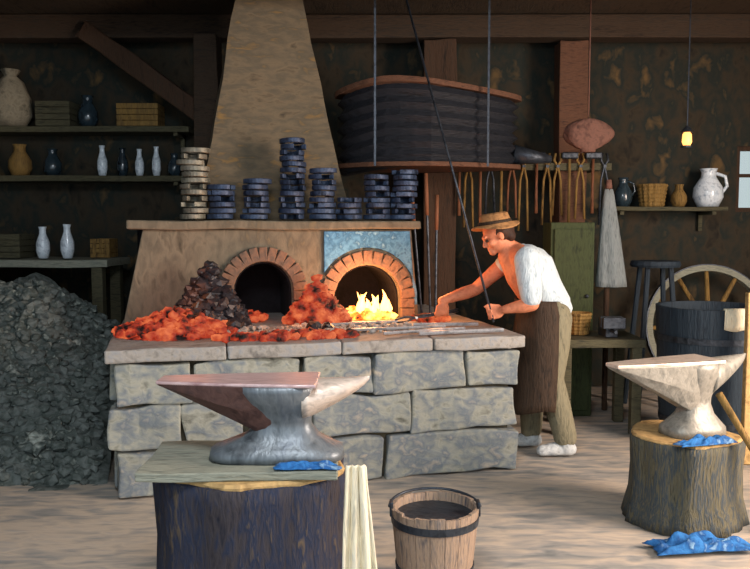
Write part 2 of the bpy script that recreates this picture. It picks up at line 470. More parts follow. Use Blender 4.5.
# ------------------------------------------------------------------ embers, fire, coal on the hearth
def bed(name, label, u, v, ru, rv, h, n, mat, cat='embers', rmin=.018, rmax=.036, vmax=None):
    b = MB()
    if h > .05:
        rings = []
        for t in (0, .25, .5, .75, .97):
            rings.append([F(u + ru * (1 - t) * math.cos(2 * math.pi * k / 24), min(v + rv * (1 - t) * math.sin(2 * math.pi * k / 24), vmax or 9), HZ + .006 + h * .86 * t) for k in range(24)])
        b.loft(rings)
    for i in range(n):
        a = random.random() * 2 * math.pi; q = math.sqrt(random.random())
        uu = u + ru * q * math.cos(a); vv = v + rv * q * math.sin(a)
        if vmax: vv = min(vv, vmax)
        r = random.uniform(rmin, rmax)
        z = HZ + r * .62 + h * .9 * (1 - q) * (random.random() if h < .05 else random.uniform(.8, 1.02))
        b.lump(F(uu, vv, z), r)
    o = b.build(name, mat, origin=F(u, v, HZ))
    return tag(o, label, cat, kind='stuff')
bed('ember_bed', 'bed of orange embers at the left end of the hearth', .34, .60, .37, .38, .15, 330, M['ember'])
bed('ember_bed', 'orange embers strewn along the front edge of the hearth', .98, .17, .42, .11, .02, 150, M['ember'])
bed('ember_bed', 'heap of orange embers between the two fire mouths, standing in for the firelit wall', 1.28, .86, .22, .13, .36, 260, M['ember'], vmax=1.0)  # built tall so its glow imitates firelight on the wall behind
bed('ember_bed', 'glowing coals burning in the right fire mouth', 1.68, 1.10, .20, .17, .10, 150, M['hot'])
bed('ember_bed', 'small red embers in the left fire mouth', .86, 1.10, .11, .12, .05, 40, M['ember'])
bed('ember_bed', 'small cluster of embers at the right of the fire, by the smith', 2.06, .78, .12, .10, .03, 45, M['ember'])
bed('coal_heap', 'steep heap of black coal left of the left fire mouth', .56, .82, .25, .19, .47, 420, M['coal'], 'coal', .025, .05, vmax=.97)
bed('ash_bed', 'grey ash and clinker spread over the middle of the hearth', 1.25, .48, .72, .20, .015, 200, M['slab'], 'ash', .012, .026)
b = MB()
rnd = random.Random(5)
for k in range(13):
    a = rnd.random() * 6.28; q = rnd.random() ** .5
    base = F(1.70 + .14 * q * math.cos(a), 1.06 + .08 * q * math.sin(a), HZ + .05)
    h = rnd.uniform(.10, .20) * (1.15 - .5 * q); r = rnd.uniform(.018, .034)
    lean = V((rnd.uniform(-.05, .05), rnd.uniform(-.03, .02), 0))
    pts = [base + V((0, 0, h * t)) + lean * t * math.sin(2.2 * t + k) for t in (0, .2, .4, .6, .8, 1)]
    b.tube(pts, [r * .7, r, r * .85, r * .6, r * .3, r * .04], 8)
tag(b.build('fire', M['flame'], origin=F(1.7, 1.06, HZ), smooth=True), 'bright yellow flames in the right fire mouth', 'fire', kind='stuff')
def point(name, loc, p, c, r=.1):
    l = bpy.data.lights.new(name, 'POINT'); l.energy = p; l.color = c; l.shadow_soft_size = r
    o = bpy.data.objects.new(name, l); o.location = loc; col.objects.link(o)
point('fire_light', F(1.62, .86, HZ + .24), 13, (1.0, .42, .16), .10)
point('ember_light', F(2.1, .72, HZ + .22), 4, (1.0, .36, .12), .08)
point('ember_light', F(.42, .62, HZ + .28), 2, (1.0, .28, .08), .15)
point('ember_light', F(1.1, .45, HZ + .22), 2, (1.0, .28, .08), .12)
# loose coal lumps and bar iron on the hearth
for (u, v, r, lab) in ((1.17, .36, .055, 'large black coal lump on the hearth before the fire'), (1.27, .42, .04, 'smaller black coal lump beside the large one on the hearth'), (.70, .55, .055, 'black coal lump at the foot of the coal heap')):
    b = MB(); b.lump(F(u, v, HZ + r * .62), r, .4, 2); b.noise_disp(.006, 14)
    tag(b.build('coal_lump', M['coal'], origin=F(u, v, HZ)), lab, 'coal')
bars = [((1.55, .10), (2.10, .20), .011, 'long bright iron bar along the front of the hearth'),
        ((1.40, .30), (2.02, .34), .010, 'iron bar lying behind the front bar on the hearth'),
        ((1.84, .45), (2.26, .38), .012, 'short iron bar pointing at the right end of the hearth'),
        ((1.75, .03), (2.30, .06), .013, 'bright iron bar at the very front right edge of the hearth'),
        ((1.30, .56), (1.78, .62), .012, 'iron bar lying just before the right fire mouth')]
for (p, q, r, lab) in bars:
    b = MB(); b.tube([F(*p, HZ + r + .014), F((p[0] + q[0]) / 2, (p[1] + q[1]) / 2, HZ + r + .014), F(*q, HZ + r + .014)], r, 6)
    tag(b.build('iron_bar', M['bright'], origin=F(*p, HZ)), lab, 'iron bar', 'iron bars on the hearth')

# ------------------------------------------------------------------ horseshoe stacks on the ledge
def shoe_mesh(mat):
    b = MB()
    R, wv, th = .069, .042, .033
    rings = []
    n = 22
    for k in range(n + 1):
        a = math.radians(-90 - 145 + 290 * k / n)
        sx = 1.0; sy = 1.18
        w_ = wv * (1 - .25 * abs(k - n / 2) / (n / 2))
        ro = R + w_ / 2; ri = R - w_ / 2
        c, s_ = math.cos(a), math.sin(a)
        rings.append([(ro * c * sx, ro * s_ * sy, 0), (ro * c * sx, ro * s_ * sy, th), (ri * c * sx, ri * s_ * sy, th), (ri * c * sx, ri * s_ * sy, 0)])
    b.loft(rings)
    return b
ordn = ['bottom', 'second', 'third', 'fourth', 'fifth', 'sixth', 'seventh', 'eighth', 'ninth', 'tenth', 'eleventh', 'twelfth', 'thirteenth', 'fourteenth', 'fifteenth', 'sixteenth', 'seventeenth', 'eighteenth']
stacks = [(195, 12, 'pale', 'the pale leftmost stack on the forge ledge'), (222, 6, 'dark', 'the low dark stack next to the pale one'),
          (257, 7, 'dark', 'the low stack left of the tallest stack'), (293, 14, 'dark', 'the tallest stack, before the chimney'),
          (323, 9, 'dark', 'the middling stack right of the tallest stack'), (350, 4, 'dark', 'the lowest stack, at the right foot of the chimney'),
          (377, 8, 'dark', 'the stack just right of the chimney'), (404, 9, 'dark', 'the rightmost stack on the forge ledge')]
protos = {}
for px, n, kind, where in stacks:
    t = (px - 375) / FPX
    v = 1.13
    o_ = A + E2 * v
    u = (t * o_.y - o_.x) / (E1.x - t * E1.y)
    for k in range(n):
        if kind not in protos:
            ob = shoe_mesh(None).build('horseshoe', M['palesh'] if kind == 'pale' else M['shoe'], origin=(0, 0, 0), bevel=.004)
            protos[kind] = ob
        else:
            ob = protos[kind].copy(); col.objects.link(ob)
        jx, jy = random.uniform(-.012, .012), random.uniform(-.012, .012)
        ob.location = F(u + jx, v + jy, 1.541 + .0405 * k)
        ob.rotation_euler = (random.uniform(-.03, .03), random.uniform(-.03, .03), ANG + random.choice((0, 0, 1.6, -1.6, 3.1)) + random.uniform(-.5, .5))
        pos = 'topmost' if k == n - 1 else ordn[k] + (' from below' if k else '')
        tag(ob, '%s horseshoe, %s in %s' % ('grey' if kind == 'pale' else 'blue-black', pos, where), 'horseshoe', 'horseshoes stacked on the forge ledge')

# ------------------------------------------------------------------ anvils
def superring(cx, z, hx, hy, n=20, p=3.2, cy=0.0):
    out = []
    for k in range(n):
        a = 2 * math.pi * k / n
        c, s_ = math.cos(a), math.sin(a)
        out.append(V((cx + hx * math.copysign(abs(c) ** (2 / p), c), cy + hy * math.copysign(abs(s_) ** (2 / p), s_), z)))
    return out
def make_anvil(root, M4, mats, Lh, Lr, W, H, foot):
    """local: x along, horn towards +x, heel towards -x, z up from stump top"""
    def tr(r): return [M4 @ p for p in r]
    b = MB()   # foot and waist
    prof = [(0, foot, W * 1.05), (.10, foot * .98, W * 1.02), (.17, foot * .80, W * .86), (.27, foot * .56, W * .66), (.40, foot * .42, W * .54), (.48, foot * .41, W * .56), (.62, foot * .45, W * .74), (.76, foot * .52, W * .92), (.88, foot * .58, W * 1.0), (.957, foot * .60, W * 1.0)]
    b.loft([tr(superring(foot * .10 * math.sin(math.pi * min(1, max(0, (t - .1) / .8))), H * t, hx, hy)) for t, hx, hy in prof])
    b.build('waist', mats[0], root, smooth=True)
    b = MB()   # body block under the face, tapered heel
    rings = []
    for t in (0, .12, .3, .5, .7, .85, 1.0):
        x = -foot * .05 - (Lh - foot * .05) * t
        ms = .70 + .22 * min(1, t / .45); mb_ = .48 + .07 * min(1, t / .45)
        zt = H * .96
        zb = H * (.34 + .59 * max(0, (t - .12) / .88) ** .95)
        hy = W * (.93 - .52 * t ** 1.6)
        rings.append(tr([V((x, -hy, zt)), V((x, hy, zt)), V((x, hy * ms, zb + (zt - zb) * .4)), V((x, hy * mb_, zb)), V((x, -hy * mb_, zb)), V((x, -hy * ms, zb + (zt - zb) * .4))]))
    b.loft(rings); b.build('heel', mats[1], root, bevel=.006)
    b = MB()   # hardened face plate along the top
    rings = []
    for t in (0, .12, .3, .5, .7, .85, 1.0):
        x = foot * .61 - (foot * .61 + Lh + .004) * t
        hy = W * (1.01 - .57 * t ** 1.6)
        rings.append(tr([V((x, -hy, H * .955)), V((x, hy, H * .955)), V((x, hy, H)), V((x, -hy, H))]))
    b.loft(rings); b.build('face_plate', mats[2], root, bevel=.004)
    b = MB()   # conical horn
    rings = []
    x0 = foot * .40
    for k in range(11):
        t = k / 10
        x = x0 + (Lr - x0) * t
        r = (1 - t) ** .75
        hz = H * .235 * r + .006
        zc = H * .985 - hz + .012 * t
        rings.append(tr([V((x, W * .86 * r * math.cos(2 * math.pi * q / 20) + 0, zc + hz * math.sin(2 * math.pi * q / 20))) for q in range(20)]))
    b.loft(rings); b.build('horn', mats[3], root, smooth=True)
    b = MB()   # fairing between horn and waist
    rings = []
    for t in (0, .25, .5, .75, 1.0):
        x = foot * .25 + (Lr * .74 - foot * .25) * t
        zt = H * .86; zb = H * (.42 + .42 * t)
        hy = W * (.66 - .36 * t)
        rings.append(tr([V((x, -hy, zt)), V((x, hy, zt)), V((x, hy * .6, zb)), V((x, -hy * .6, zb))]))
    b.loft(rings); b.build('horn_root', mats[3], root, bevel=.008)

def make_stump(name, label, c, r, h, mat, wob=.22, n=40, squash=1.0):
    root = thing(name, label, 'stump', (c[0], c[1], 0))
    b = MB()
    b.lathe([(r * 1.10, -.004), (r * 1.06, h * .10), (r * .98, h * .3), (r * .96, h * .6), (r * .99, h * .88), (r * 1.0, h * .965), (r * .95, h * .975)], (c[0], c[1], 0), n, wob=wob)
    for v in b.bm.verts:
        a = math.atan2(v.co.y - c[1], v.co.x - c[0])
        k = 1 + .025 * math.sin(a * 17 + 1.3) + .02 * math.sin(a * 29)
        v.co.x = c[0] + (v.co.x - c[0]) * k; v.co.y = c[1] + (v.co.y - c[1]) * k * squash
    b.build('bark', mat, root, smooth=True)
    b = MB()
    b.lathe([(r * .955, h * .955), (r * .97, h * .985), (r * .93, h), (r * .5, h + .0), (r * .1, h + .0)], (c[0], c[1], 0), n, wob=wob)
    for v in b.bm.verts: v.co.y = c[1] + (v.co.y - c[1]) * squash
    b.build('cut_top', M['cutwood'], root, smooth=False)
    return root

# near anvil
NC = V((-.335, 2.86, 0)); NH = .632
make_stump('anvil_stump', 'dark rough-barked stump carrying the large near anvil', NC + V((-.115, .02, 0)), .35, NH, M['stump'], .10, squash=.78)
pk = MB(); pk.box((NC.x - .14, 2.85, NH + .016), (.68, .40, .032), (0, 0, .03), cuts=5, jit=.008)
tag(pk.build('plank', M['plank'], origin=(NC.x - .11, 2.84, NH), bevel=.005), 'weathered grey plank lying between the near anvil and its stump', 'plank')
an = thing('anvil', 'large near anvil with a pinkish face, on the dark stump', 'anvil', NC + V((0, 0, NH + .033)))
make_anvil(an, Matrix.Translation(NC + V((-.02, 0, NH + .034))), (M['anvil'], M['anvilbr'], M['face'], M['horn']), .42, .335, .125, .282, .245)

# far right anvil
RC = V((1.56, 4.0, 0)); RH = .44
make_stump('anvil_stump', 'broad weathered stump under the grey anvil at right', RC + V((.02, .03, 0)), .27, RH, M['stump2'], .16)
an2 = thing('anvil', 'grey anvil on the right-hand stump, its pointed end to the left', 'anvil', RC + V((0, 0, RH + .001)))
R2 = Matrix.Translation(RC + V((.06, .02, RH + .002))) @ Matrix.Rotation(.36, 4, 'Z')
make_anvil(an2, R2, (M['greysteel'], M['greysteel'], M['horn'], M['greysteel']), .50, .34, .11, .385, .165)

# rags
def rag(name, label, c, rx, ry, h, mat, cat='rag', seed=1, rot=0):
    b = MB(); n = 26
    g = {}
    for i in range(n + 1):
        for j in range(n + 1):
            x = (i / n - .5) * 2; y = (j / n - .5) * 2
            k = 1 + .25 * noise.noise(V((x * 1.2, y * 1.2, seed)))
            z = h * (.55 + .9 * noise.noise(V((x * 2.6, y * 2.2, seed * 3)))) * max(0, 1 - max(abs(x), abs(y)) ** 4)
            X, Y = x * rx * k, y * ry * k
            g[i, j] = b.bm.verts.new(V(c) + V((X * math.cos(rot) - Y * math.sin(rot), X * math.sin(rot) + Y * math.cos(rot), max(.004, z))))
    for i in range(n):
        for j in range(n): b.bm.faces.new((g[i, j], g[i + 1, j], g[i + 1, j + 1], g[i, j + 1]))
    o = b.build(name, mat, origin=c, smooth=True)
    s = o.modifiers.new('solid', 'SOLIDIFY'); s.thickness = .004; s.offset = -1
    return tag(o, label, cat)
rag('cloth_rag', 'crumpled blue rag on the near stump before the anvil foot', (-.235, 2.69, NH + .038), .11, .028, .028, M['bluecloth'], seed=4)
rag('cloth_rag', 'crumpled blue rag on the right stump before the anvil foot', (1.60, 3.80, RH + .006), .15, .036, .045, M['bluecloth'], seed=7, rot=.25)
rag('cloth_rag', 'blue rag spread on the floor before the right stump', (1.50, 3.60, .012), .23, .07, .07, M['bluecloth'], seed=9, rot=.1)

# pale cloth hanging over the right side of the near stump
b = MB()
rows = []
cx, cy = -.098, 2.74
for j in range(22):
    t = j / 21
    z = NH + .05 - .58 * t if t > .08 else NH + .05 + .012 * (1 - t / .08)
    half = .030 + .045 * t ** .8
    row = []
    for i in range(25):
        s_ = (i / 24 - .5) * 2
        fold = .018 * math.sin(s_ * 9 + t * 1.5) * (.4 + .6 * t)
        row.append((cx + .035 + s_ * half + .02 * t, cy - .10 - .03 * t + fold, z))
    rows.append(row)
b.loft(rows, caps=False, closed=False)
o = b.build('cloth', M['palecloth'], origin=(cx, cy, NH), smooth=True)
s = o.modifiers.new('solid', 'SOLIDIFY'); s.thickness = .005
tag(o, 'pale folded cloth hanging down the right side of the near stump', 'cloth')

# hammer leaning on the right stump
hr = thing('hammer', 'hammer with a long wooden handle leaning on the right stump', 'hammer', (2.05, 3.78, 0))
p0, p1 = V((2.05, 3.78, .05)), V((1.655, 3.80, .69))
b = MB(); b.tube([p0, p0.lerp(p1, .5), p1], [.017, .015, .018], 10); b.build('handle', M['ochre'], hr, smooth=True)
b = MB(); b.tube([p0 + V((-.05, -.10, .0)), p0 + V((.05, .10, 0))], .04, 8); b.build('hammer_head', M['iron'], hr, bevel=.006)

# ------------------------------------------------------------------ bucket
BC = V((.245, 3.2, 0))
bk = thing('bucket', 'wooden stave bucket of dark water on the floor in front', 'bucket', BC)
b = MB()
nst = 18
for k in range(nst):
    a0 = 2 * math.pi * k / nst; a1 = 2 * math.pi * (k + 1) / nst - .012
    rings = []
    for (z, ro) in ((.0, .145), (.18, .163), (.355 + random.uniform(-.006, .006), .180)):
        ri = ro - .016
        q = [(ro, a0), (ro, (a0 + a1) / 2), (ro, a1), (ri, a1), (ri, (a0 + a1) / 2), (ri, a0)]
        rings.append([BC + V((r * math.cos(a), r * math.sin(a), z)) for r, a in q])
    b.loft(rings)
b.build('staves', M['stave'], bk)
b = MB(); b.lathe([(.02, .02), (.140, .02), (.142, .03), (.02, .03)], BC, 30); b.build('bottom_board', M['stave'], bk)
b = MB(); b.lathe([(.01, .270), (.1545, .270), (.1545, .276), (.01, .276)], BC, 30); b.build('water', M['water'], bk)
for z, ro in ((.09, .1555), (.29, .1745)):
    b = MB()
    b.lathe([(ro, z), (ro + .004, z), (ro + .007, z + .03), (ro + .003, z + .03)], BC, 36); b.build('hoop', M['iron'], bk)
for sg in (-1, 1):
    b = MB(); b.box(BC + V((sg * .178, 0.0, .345)), (.014, .05, .06)); b.build('handle_lug', M['iron'], bk, bevel=.004)
b = MB()
b.tube([BC + V((.186 * math.cos(t), .178 * math.sin(t), .352 + .016 * math.sin(t))) for t in [math.pi * k / 14 for k in range(15)]], .006, 8)
b.build('bail_handle', M['iron'], bk, smooth=True)

# ------------------------------------------------------------------ the smith
sm = thing('person', 'person in a brown hat, white shirt and leather apron leaning over the forge', 'person', (1.13, 5.2, 0))
Dn = 5.2
hip = V((1.13, 5.22, .93)); chest = V((.985, 5.22, 1.20)); neckb = V((.90, 5.22, 1.335))
head = V((.795, 5.20, 1.435))
shL = V((.945, 5.04, 1.285)); shR = V((.93, 5.40, 1.285))
elL = V((.985, 4.99, 1.005)); hdL = V((.735, 5.04, .945))
elR = V((.69, 5.47, 1.06)); hdR = V((.455, 5.40, .905))
rod0 = V((.735, 5.04, .945)); rod1 = V((.215, 5.66, 3.06))
rodd = (rod1 - rod0).normalized()
bar_d = V((-.94, -.30, -.13)).normalized()

def grip(mb, c, d, elbow, r_rod, flip=1, thumb=1):
    """a hand closed round a bar at c along d; returns the wrist"""
    w = elbow - c; w = (w - d * w.dot(d)).normalized()
    t = -w; n = d.cross(t) * flip
    R = r_rod + .011
    lens = [200, 225, 220, 190]
    for i in range(4):
        off = (-.033 + .022 * i) * thumb
        base = c + d * off + n * (R + .012) - t * .03
        pts = [base]
        for a in (10, 60, 120, lens[i] - 20):
            a = math.radians(a)
            pts.append(c + d * off + n * R * math.cos(a) + t * R * math.sin(a))
        mb.limb(pts, [.0095, .0105, .010, .009, .008], 10)
    # palm
    pc = c + n * (R + .010) - t * .035
    Mx = Matrix(((t.x, d.x, n.x, 0), (t.y, d.y, n.y, 0), (t.z, d.z, n.z, 0), (0, 0, 0, 1)))
    mb.ball(pc, (.050, .044, .019), Mx, 3)
    wrist = c - t * .085 + n * .012
    mb.limb([pc - t * .02, wrist], [.027, .025], 12)
    th = [pc - t * .02 + d * .035 * thumb, c + d * .052 * thumb + n * .012, c + d * .050 * thumb - n * R * .6 + t * .012, c + d * .046 * thumb - n * R + t * .028]
    mb.limb(th, [.013, .0115, .0105, .008], 10)
    return wrist

b = MB()
# torso and hips
b.limb([hip, hip.lerp(chest, .5), chest, neckb - V((0, 0, .04))], [.135, .125, .142, .10], 18)
b.ball(chest + V((-.02, 0, .03)), (.125, .175, .13)); b.ball(hip, (.13, .165, .12))
b.limb([shL, chest.lerp(neckb, .6) + V((0, -.06, .02))], [.068, .08]); b.limb([shR, chest.lerp(neckb, .6) + V((0, .06, .02))], [.068, .08])
b.limb([neckb, head + V((.025, .01, -.045))], [.062, .055])
# head
hm = Matrix.Rotation(.42, 4, 'Y').inverted()     # face turned down towards the fire
def hp(x, y, z): return head + (hm @ V((x, y, z)))
b.ball(hp(.012, 0, .03), (.098, .076, .088), hm, 3)
b.ball(hp(-.022, 0, -.032), (.066, .058, .078), hm, 3)
b.ball(hp(-.070, 0, -.090), (.026, .030, .024), hm)                 # chin
b.ball(hp(-.088, 0, .018), (.016, .052, .012), hm)                  # brow
b.limb([hp(-.090, 0, .004), hp(-.100, 0, -.018), hp(-.107, 0, -.034)], [.009, .011, .012])   # nose
b.ball(hp(-.094, -.011, -.037), .009); b.ball(hp(-.094, .011, -.037), .009)
b.ball(hp(-.086, 0, -.062), (.012, .026, .007), hm); b.ball(hp(-.084, 0, -.074), (.012, .023, .007), hm)   # lips
for sg in (-1, 1):
    b.ball(hp(.008, sg * .078, -.012), (.020, .010, .030), hm)      # ears
    b.ball(hp(-.058, sg * .042, -.030), (.028, .022, .022), hm)     # cheeks
# arms and hands
wL = grip(b, hdL, rodd, elL, .010, flip=-1)
wR = grip(b, hdR, bar_d, elR, .009, flip=1)
b.limb([shL, shL.lerp(elL, .45), elL], [.062, .056, .045]); b.limb([elL, elL.lerp(wL, .3), wL], [.045, .047, .027])
b.limb([shR, shR.lerp(elR, .45), elR], [.062, .054, .044]); b.limb([elR, elR.lerp(wR, .3), wR], [.044, .046, .027])
# legs
hL = hip + V((0.01, -.09, -.02)); hR = hip + V((-.01, .09, -.02))
kL = V((1.135, 5.11, .50)); aL = V((1.24, 5.12, .09)); kR = V((1.04, 5.33, .50)); aR = V((1.06, 5.34, .09))
b.limb([hL, hL.lerp(kL, .5), kL], [.10, .082, .06]); b.limb([kL, kL.lerp(aL, .35), aL], [.06, .060, .042])
b.limb([hR, hR.lerp(kR, .5), kR], [.10, .082, .06]); b.limb([kR, kR.lerp(aR, .35), aR], [.06, .060, .042])
for a_, s_ in ((aL, -1), (aR, 1)):
    b.limb([a_ + V((.02, 0, -.045)), a_ + V((-.06, 0, -.05)), a_ + V((-.14, s_ * .01, -.06))], [.036, .036, .026])
body = b.fuse('body', M['skin'], .0065, sm, 5)
for sg in (-1, 1):
    e = MB(); e.ball(hp(-.0815, sg * .030, -.006), .0115, None, 2); e.build('eye', M['hair'], body, smooth=True)
# hair
b = MB()
b.ball(hp(.028, 0, .022), (.096, .082, .078), hm, 3); b.ball(hp(.070, 0, -.030), (.040, .064, .048), hm, 3)
b.fuse('hair', M['hair'], .008, sm, 3)
# hat
hx = Matrix.Rotation(-.16, 4, 'Y')
b = MB()
axis = (hx @ V((0, 0, 1)))
b.lathe([(.02, .016), (.10, .012), (.150, .002), (.158, .004), (.152, .012), (.108, .024), (.100, .050), (.092, .082), (.070, .094), (.02, .086)], hp(.008, 0, .052), 30, axis=axis)
for v in b.bm.verts:
    d = v.co - hp(.008, 0, .052); q = d - V(axis) * d.dot(V(axis))
    if q.length > .12: v.co.z -= .10 * abs(d.y) * .5; v.co.z += .012 * math.sin(math.atan2(d.y, d.x) * 2 + .6)
hat = b.build('hat', M['hat'], sm, smooth=True)
b = MB(); b.lathe([(.106, .024), (.112, .026), (.107, .044), (.101, .044)], hp(.008, 0, .052), 30, axis=axis); b.build('hat_band', M['apron'], hat, smooth=True)
# shirt: back, sides, shoulders and rolled sleeves, open at the front
b = MB()
sb = V((.036, 0, .012))
b.limb([hip + V((.020, 0, .03)), hip.lerp(chest, .5) + sb, chest + sb, neckb + V((.055, 0, -.055))], [.142, .138, .150, .098], 18)
b.ball(chest + V((.034, 0, .045)), (.120, .188, .125)); b.ball(hip + V((.018, 0, .03)), (.138, .176, .12))
b.limb([chest.lerp(neckb, .5) + V((.05, -.07, .02)), shL + V((.012, 0, .004)), shL.lerp(elL, .5) + V((.006, 0, 0)), shL.lerp(elL, .86)], [.088, .084, .074, .068])
b.limb([chest.lerp(neckb, .5) + V((.05, .07, .02)), shR + V((.012, 0, .004)), shR.lerp(elR, .22)], [.088, .080, .070])
b.noise_disp(.012, 9)
b.limb([neckb + V((.055, -.05, .0)), neckb + V((.065, 0, .018)), neckb + V((.055, .05, .0))], [.028, .030, .028])
b.fuse('shirt', M['shirt'], .011, sm, 2)
# trousers
b = MB()
b.ball(hip + V((.01, 0, -.04)), (.150, .185, .13))
for h_, k_, a_ in ((hL, kL, aL), (hR, kR, aR)):
    b.limb([h_ + V((.01, 0, 0)), h_.lerp(k_, .5) + V((.008, 0, 0)), k_, k_.lerp(a_, .4) + V((.006, 0, 0)), a_ + V((.0, 0, .03))], [.120, .104, .086, .084, .072], 16)
b.noise_disp(.012, 10)
b.fuse('trousers', M['trouser'], .011, sm, 2)
# boots
for a_, s_ in ((aL, -1), (aR, 1)):
    b = MB()
    b.limb([a_ + V((.0, 0, .05)), a_ + V((.005, 0, -.03))], [.060, .056])
    b.limb([a_ + V((.03, 0, -.045)), a_ + V((-.07, 0, -.046)), a_ + V((-.155, s_ * .01, -.054))], [.046, .046, .037])
    for v in b.bm.verts: v.co.z = max(v.co.z, .006)
    b.fuse('boot', M['boot'], .008, sm, 2)
# leather apron wrapped over the front of hips and thighs
b = MB(); rows = []
for j in range(16):
    t = j / 15
    z = 1.02 - .72 * t
    row = []
    for i in range(21):
        a = math.radians(-105 + 210 * i / 20)
        rx = .185 + .03 * t; ry = .215 + .02 * t
        cxx = 1.115 - .03 * t if t > .15 else 1.115 - .12 * (.15 - t)
        row.append((cxx - rx * math.cos(a) + .008 * math.sin(a * 7 + t * 3), 5.22 + ry * math.sin(a), z + .02 * math.sin(a * 3) * t))
    rows.append(row)
b.loft(rows, caps=False, closed=False)
ap = b.build('apron', M['apron'], sm, smooth=True)
s = ap.modifiers.new('solid', 'SOLIDIFY'); s.thickness = .008

# bellows pull rod held by the smith, hooked on the tie beam
b = MB()
b.tube([rod0 - rodd * .06, rod0.lerp(rod1, .5), rod1], .008, 10)
b.tube([rod1 + V((0, 0, .0)), rod1 + V((-.01, .02, .04))], .018, 8)
tag(b.build('pull_rod', M['iron'], origin=rod0, smooth=True), 'long thin pull rod from the roof beam down to the smith\'s near hand', 'rod')
# tongs in the far hand
tg = thing('tongs', 'iron tongs held in the far hand of the smith over the hearth', 'tongs', hdR)
e_ = hdR + bar_d * .30
up = V((0, 0, 1))
for sg in (-1, 1):
    b = MB()
    sd = up * sg
    b.tube([hdR - bar_d * .12 + sd * .008, hdR + sd * .006, hdR + bar_d * .14 + sd * .006, e_ - bar_d * .09 - sd * .004, e_ - bar_d * .04 - sd * .018, e_ + bar_d * .04 - sd * .008], .0065, 8)
    b.build('tong_arm', M['iron'], tg, smooth=True)
b = MB(); s2 = bar_d.cross(up).normalized(); c_ = hdR + bar_d * .19
b.tube([c_ - s2 * .014, c_ + s2 * .014], .009, 8); b.build('rivet', M['bright'], tg)

# ------------------------------------------------------------------ bellows behind the chimney
bl = thing('bellows', 'great dark leather bellows with brown boards slung behind the chimney', 'bellows', (.42, 6.42, 1.95))
def tear(z, sc, c=(.42, 6.42)):
    pts = []
    for k in range(36):
        a = 2 * math.pi * k / 36
        x = math.cos(a); y = math.sin(a)
        wv = .42 * (1 - .45 * max(0, x))
        pts.append(V((c[0] + x * .74 * sc, c[1] + y * wv * sc, z)))
    return pts
def tilt(p, k): return p + V((0, 0, -k * (p.x - .42) - .35 * max(0, -(p.x - .42) - .30) ** 1.3))
rings = []
for k in range(13):
    t = k / 12
    rings.append([tilt(p, .10 * t) for p in tear(1.98 + .56 * t, .97 if k % 2 else .90)])
b = MB(); b.loft(rings); b.build('leather_body', M['leather'], bl)
b = MB(); b.loft([tear(1.94, 1.0), tear(1.975, 1.0)]); b.build('board', M['board'], bl, bevel=.004)
b = MB(); b.loft([[tilt(p, .10) for p in tear(2.545, 1.0)], [tilt(p, .10) for p in tear(2.585, 1.0)]]); b.build('board', M['board'], bl, bevel=.004)
b = MB(); b.tube([V((1.10, 6.42, 2.06)), V((1.40, 6.42, 2.02))], [.08, .03], 12); b.build('nozzle', M['iron'], bl, smooth=True)
for x in (0.0, .85):
    b = MB(); b.box((x, 6.03 if x < .5 else 6.08, 2.62), (.016, .008, 1.36)); b.build('hanger_strap', M['iron'], bl)

# timber posts
def post(name, x, y, w_, z1, label, mat, lean=0.0, z0=0.0):
    b = MB(); b.box((x, y, (z0 + z1) / 2), (w_, w_, z1 - z0), (0, lean, 0), cuts=5, jit=.02)
    return tag(b.build(name, M[mat], origin=(x, y, z0), bevel=.008), label, 'post')
post('timber_post', .56, 7.08, .28, 3.085, 'dark timber post rising just right of the firebox', 'post')
post('timber_post', 1.72, 7.13, .24, 3.085, 'reddish brown timber post behind the smith', 'board')
post('timber_post', -1.42, 6.9, .20, 3.085, 'dark timber post left of the chimney', 'beam')

# ------------------------------------------------------------------ tool rail with hanging tools
RY = 6.93; RZ_ = 2.0
rail = thing('tool_rail', 'wooden rail on the back wall behind the smith, hung with tools', 'rail', (1.35, RY, RZ_))
b = MB(); b.box((1.35, RY, RZ_), (1.35, .05, .06), cuts=3, jit=.006); b.build('rail_board', M['darkplank'], rail)
for x in (.76, 1.94):
    b = MB(); b.box((x, (RY + YB) / 2, RZ_), (.05, YB - RY, .05)); b.build('bracket', M['darkplank'], rail)
def hang_tongs(x, L, lab, mat):
    t = thing('tongs', lab, 'tongs', (x, RY - .035, RZ_), 0, 'tools hanging on the rail')
    for sg in (-1, 1):
        b = MB()
        b.tube([(x + sg * .018, RY - .04, RZ_ + .11), (x + sg * .03, RY - .04, RZ_ + .05), (x - sg * .004, RY - .04 - sg * .008, RZ_ + .0), (x - sg * .03, RY - .04 - sg * .008, RZ_ - .12), (x - sg * .04, RY - .045, RZ_ - L)], .010, 8)
        b.build('tong_arm', M[mat], t, smooth=True)
    b = MB(); b.tube([(x, RY - .06, RZ_), (x, RY - .022, RZ_)], .014, 8); b.build('rivet', M['iron'], t)
def hang_hammer(x, L, lab, mat):
    t = thing('hammer', lab, 'hammer', (x, RY - .04, RZ_), 0, 'tools hanging on the rail')
    b = MB(); b.tube([(x, RY - .045, RZ_ + .07), (x, RY - .045, RZ_ - L * .5), (x, RY - .045, RZ_ - L)], [.013, .012, .015], 8); b.build('handle', M[mat], t, smooth=True)
    b = MB(); b.box((x, RY - .055, RZ_ + .09), (.14, .05, .055), cuts=1); b.build('hammer_head', M['iron'], t, bevel=.01)
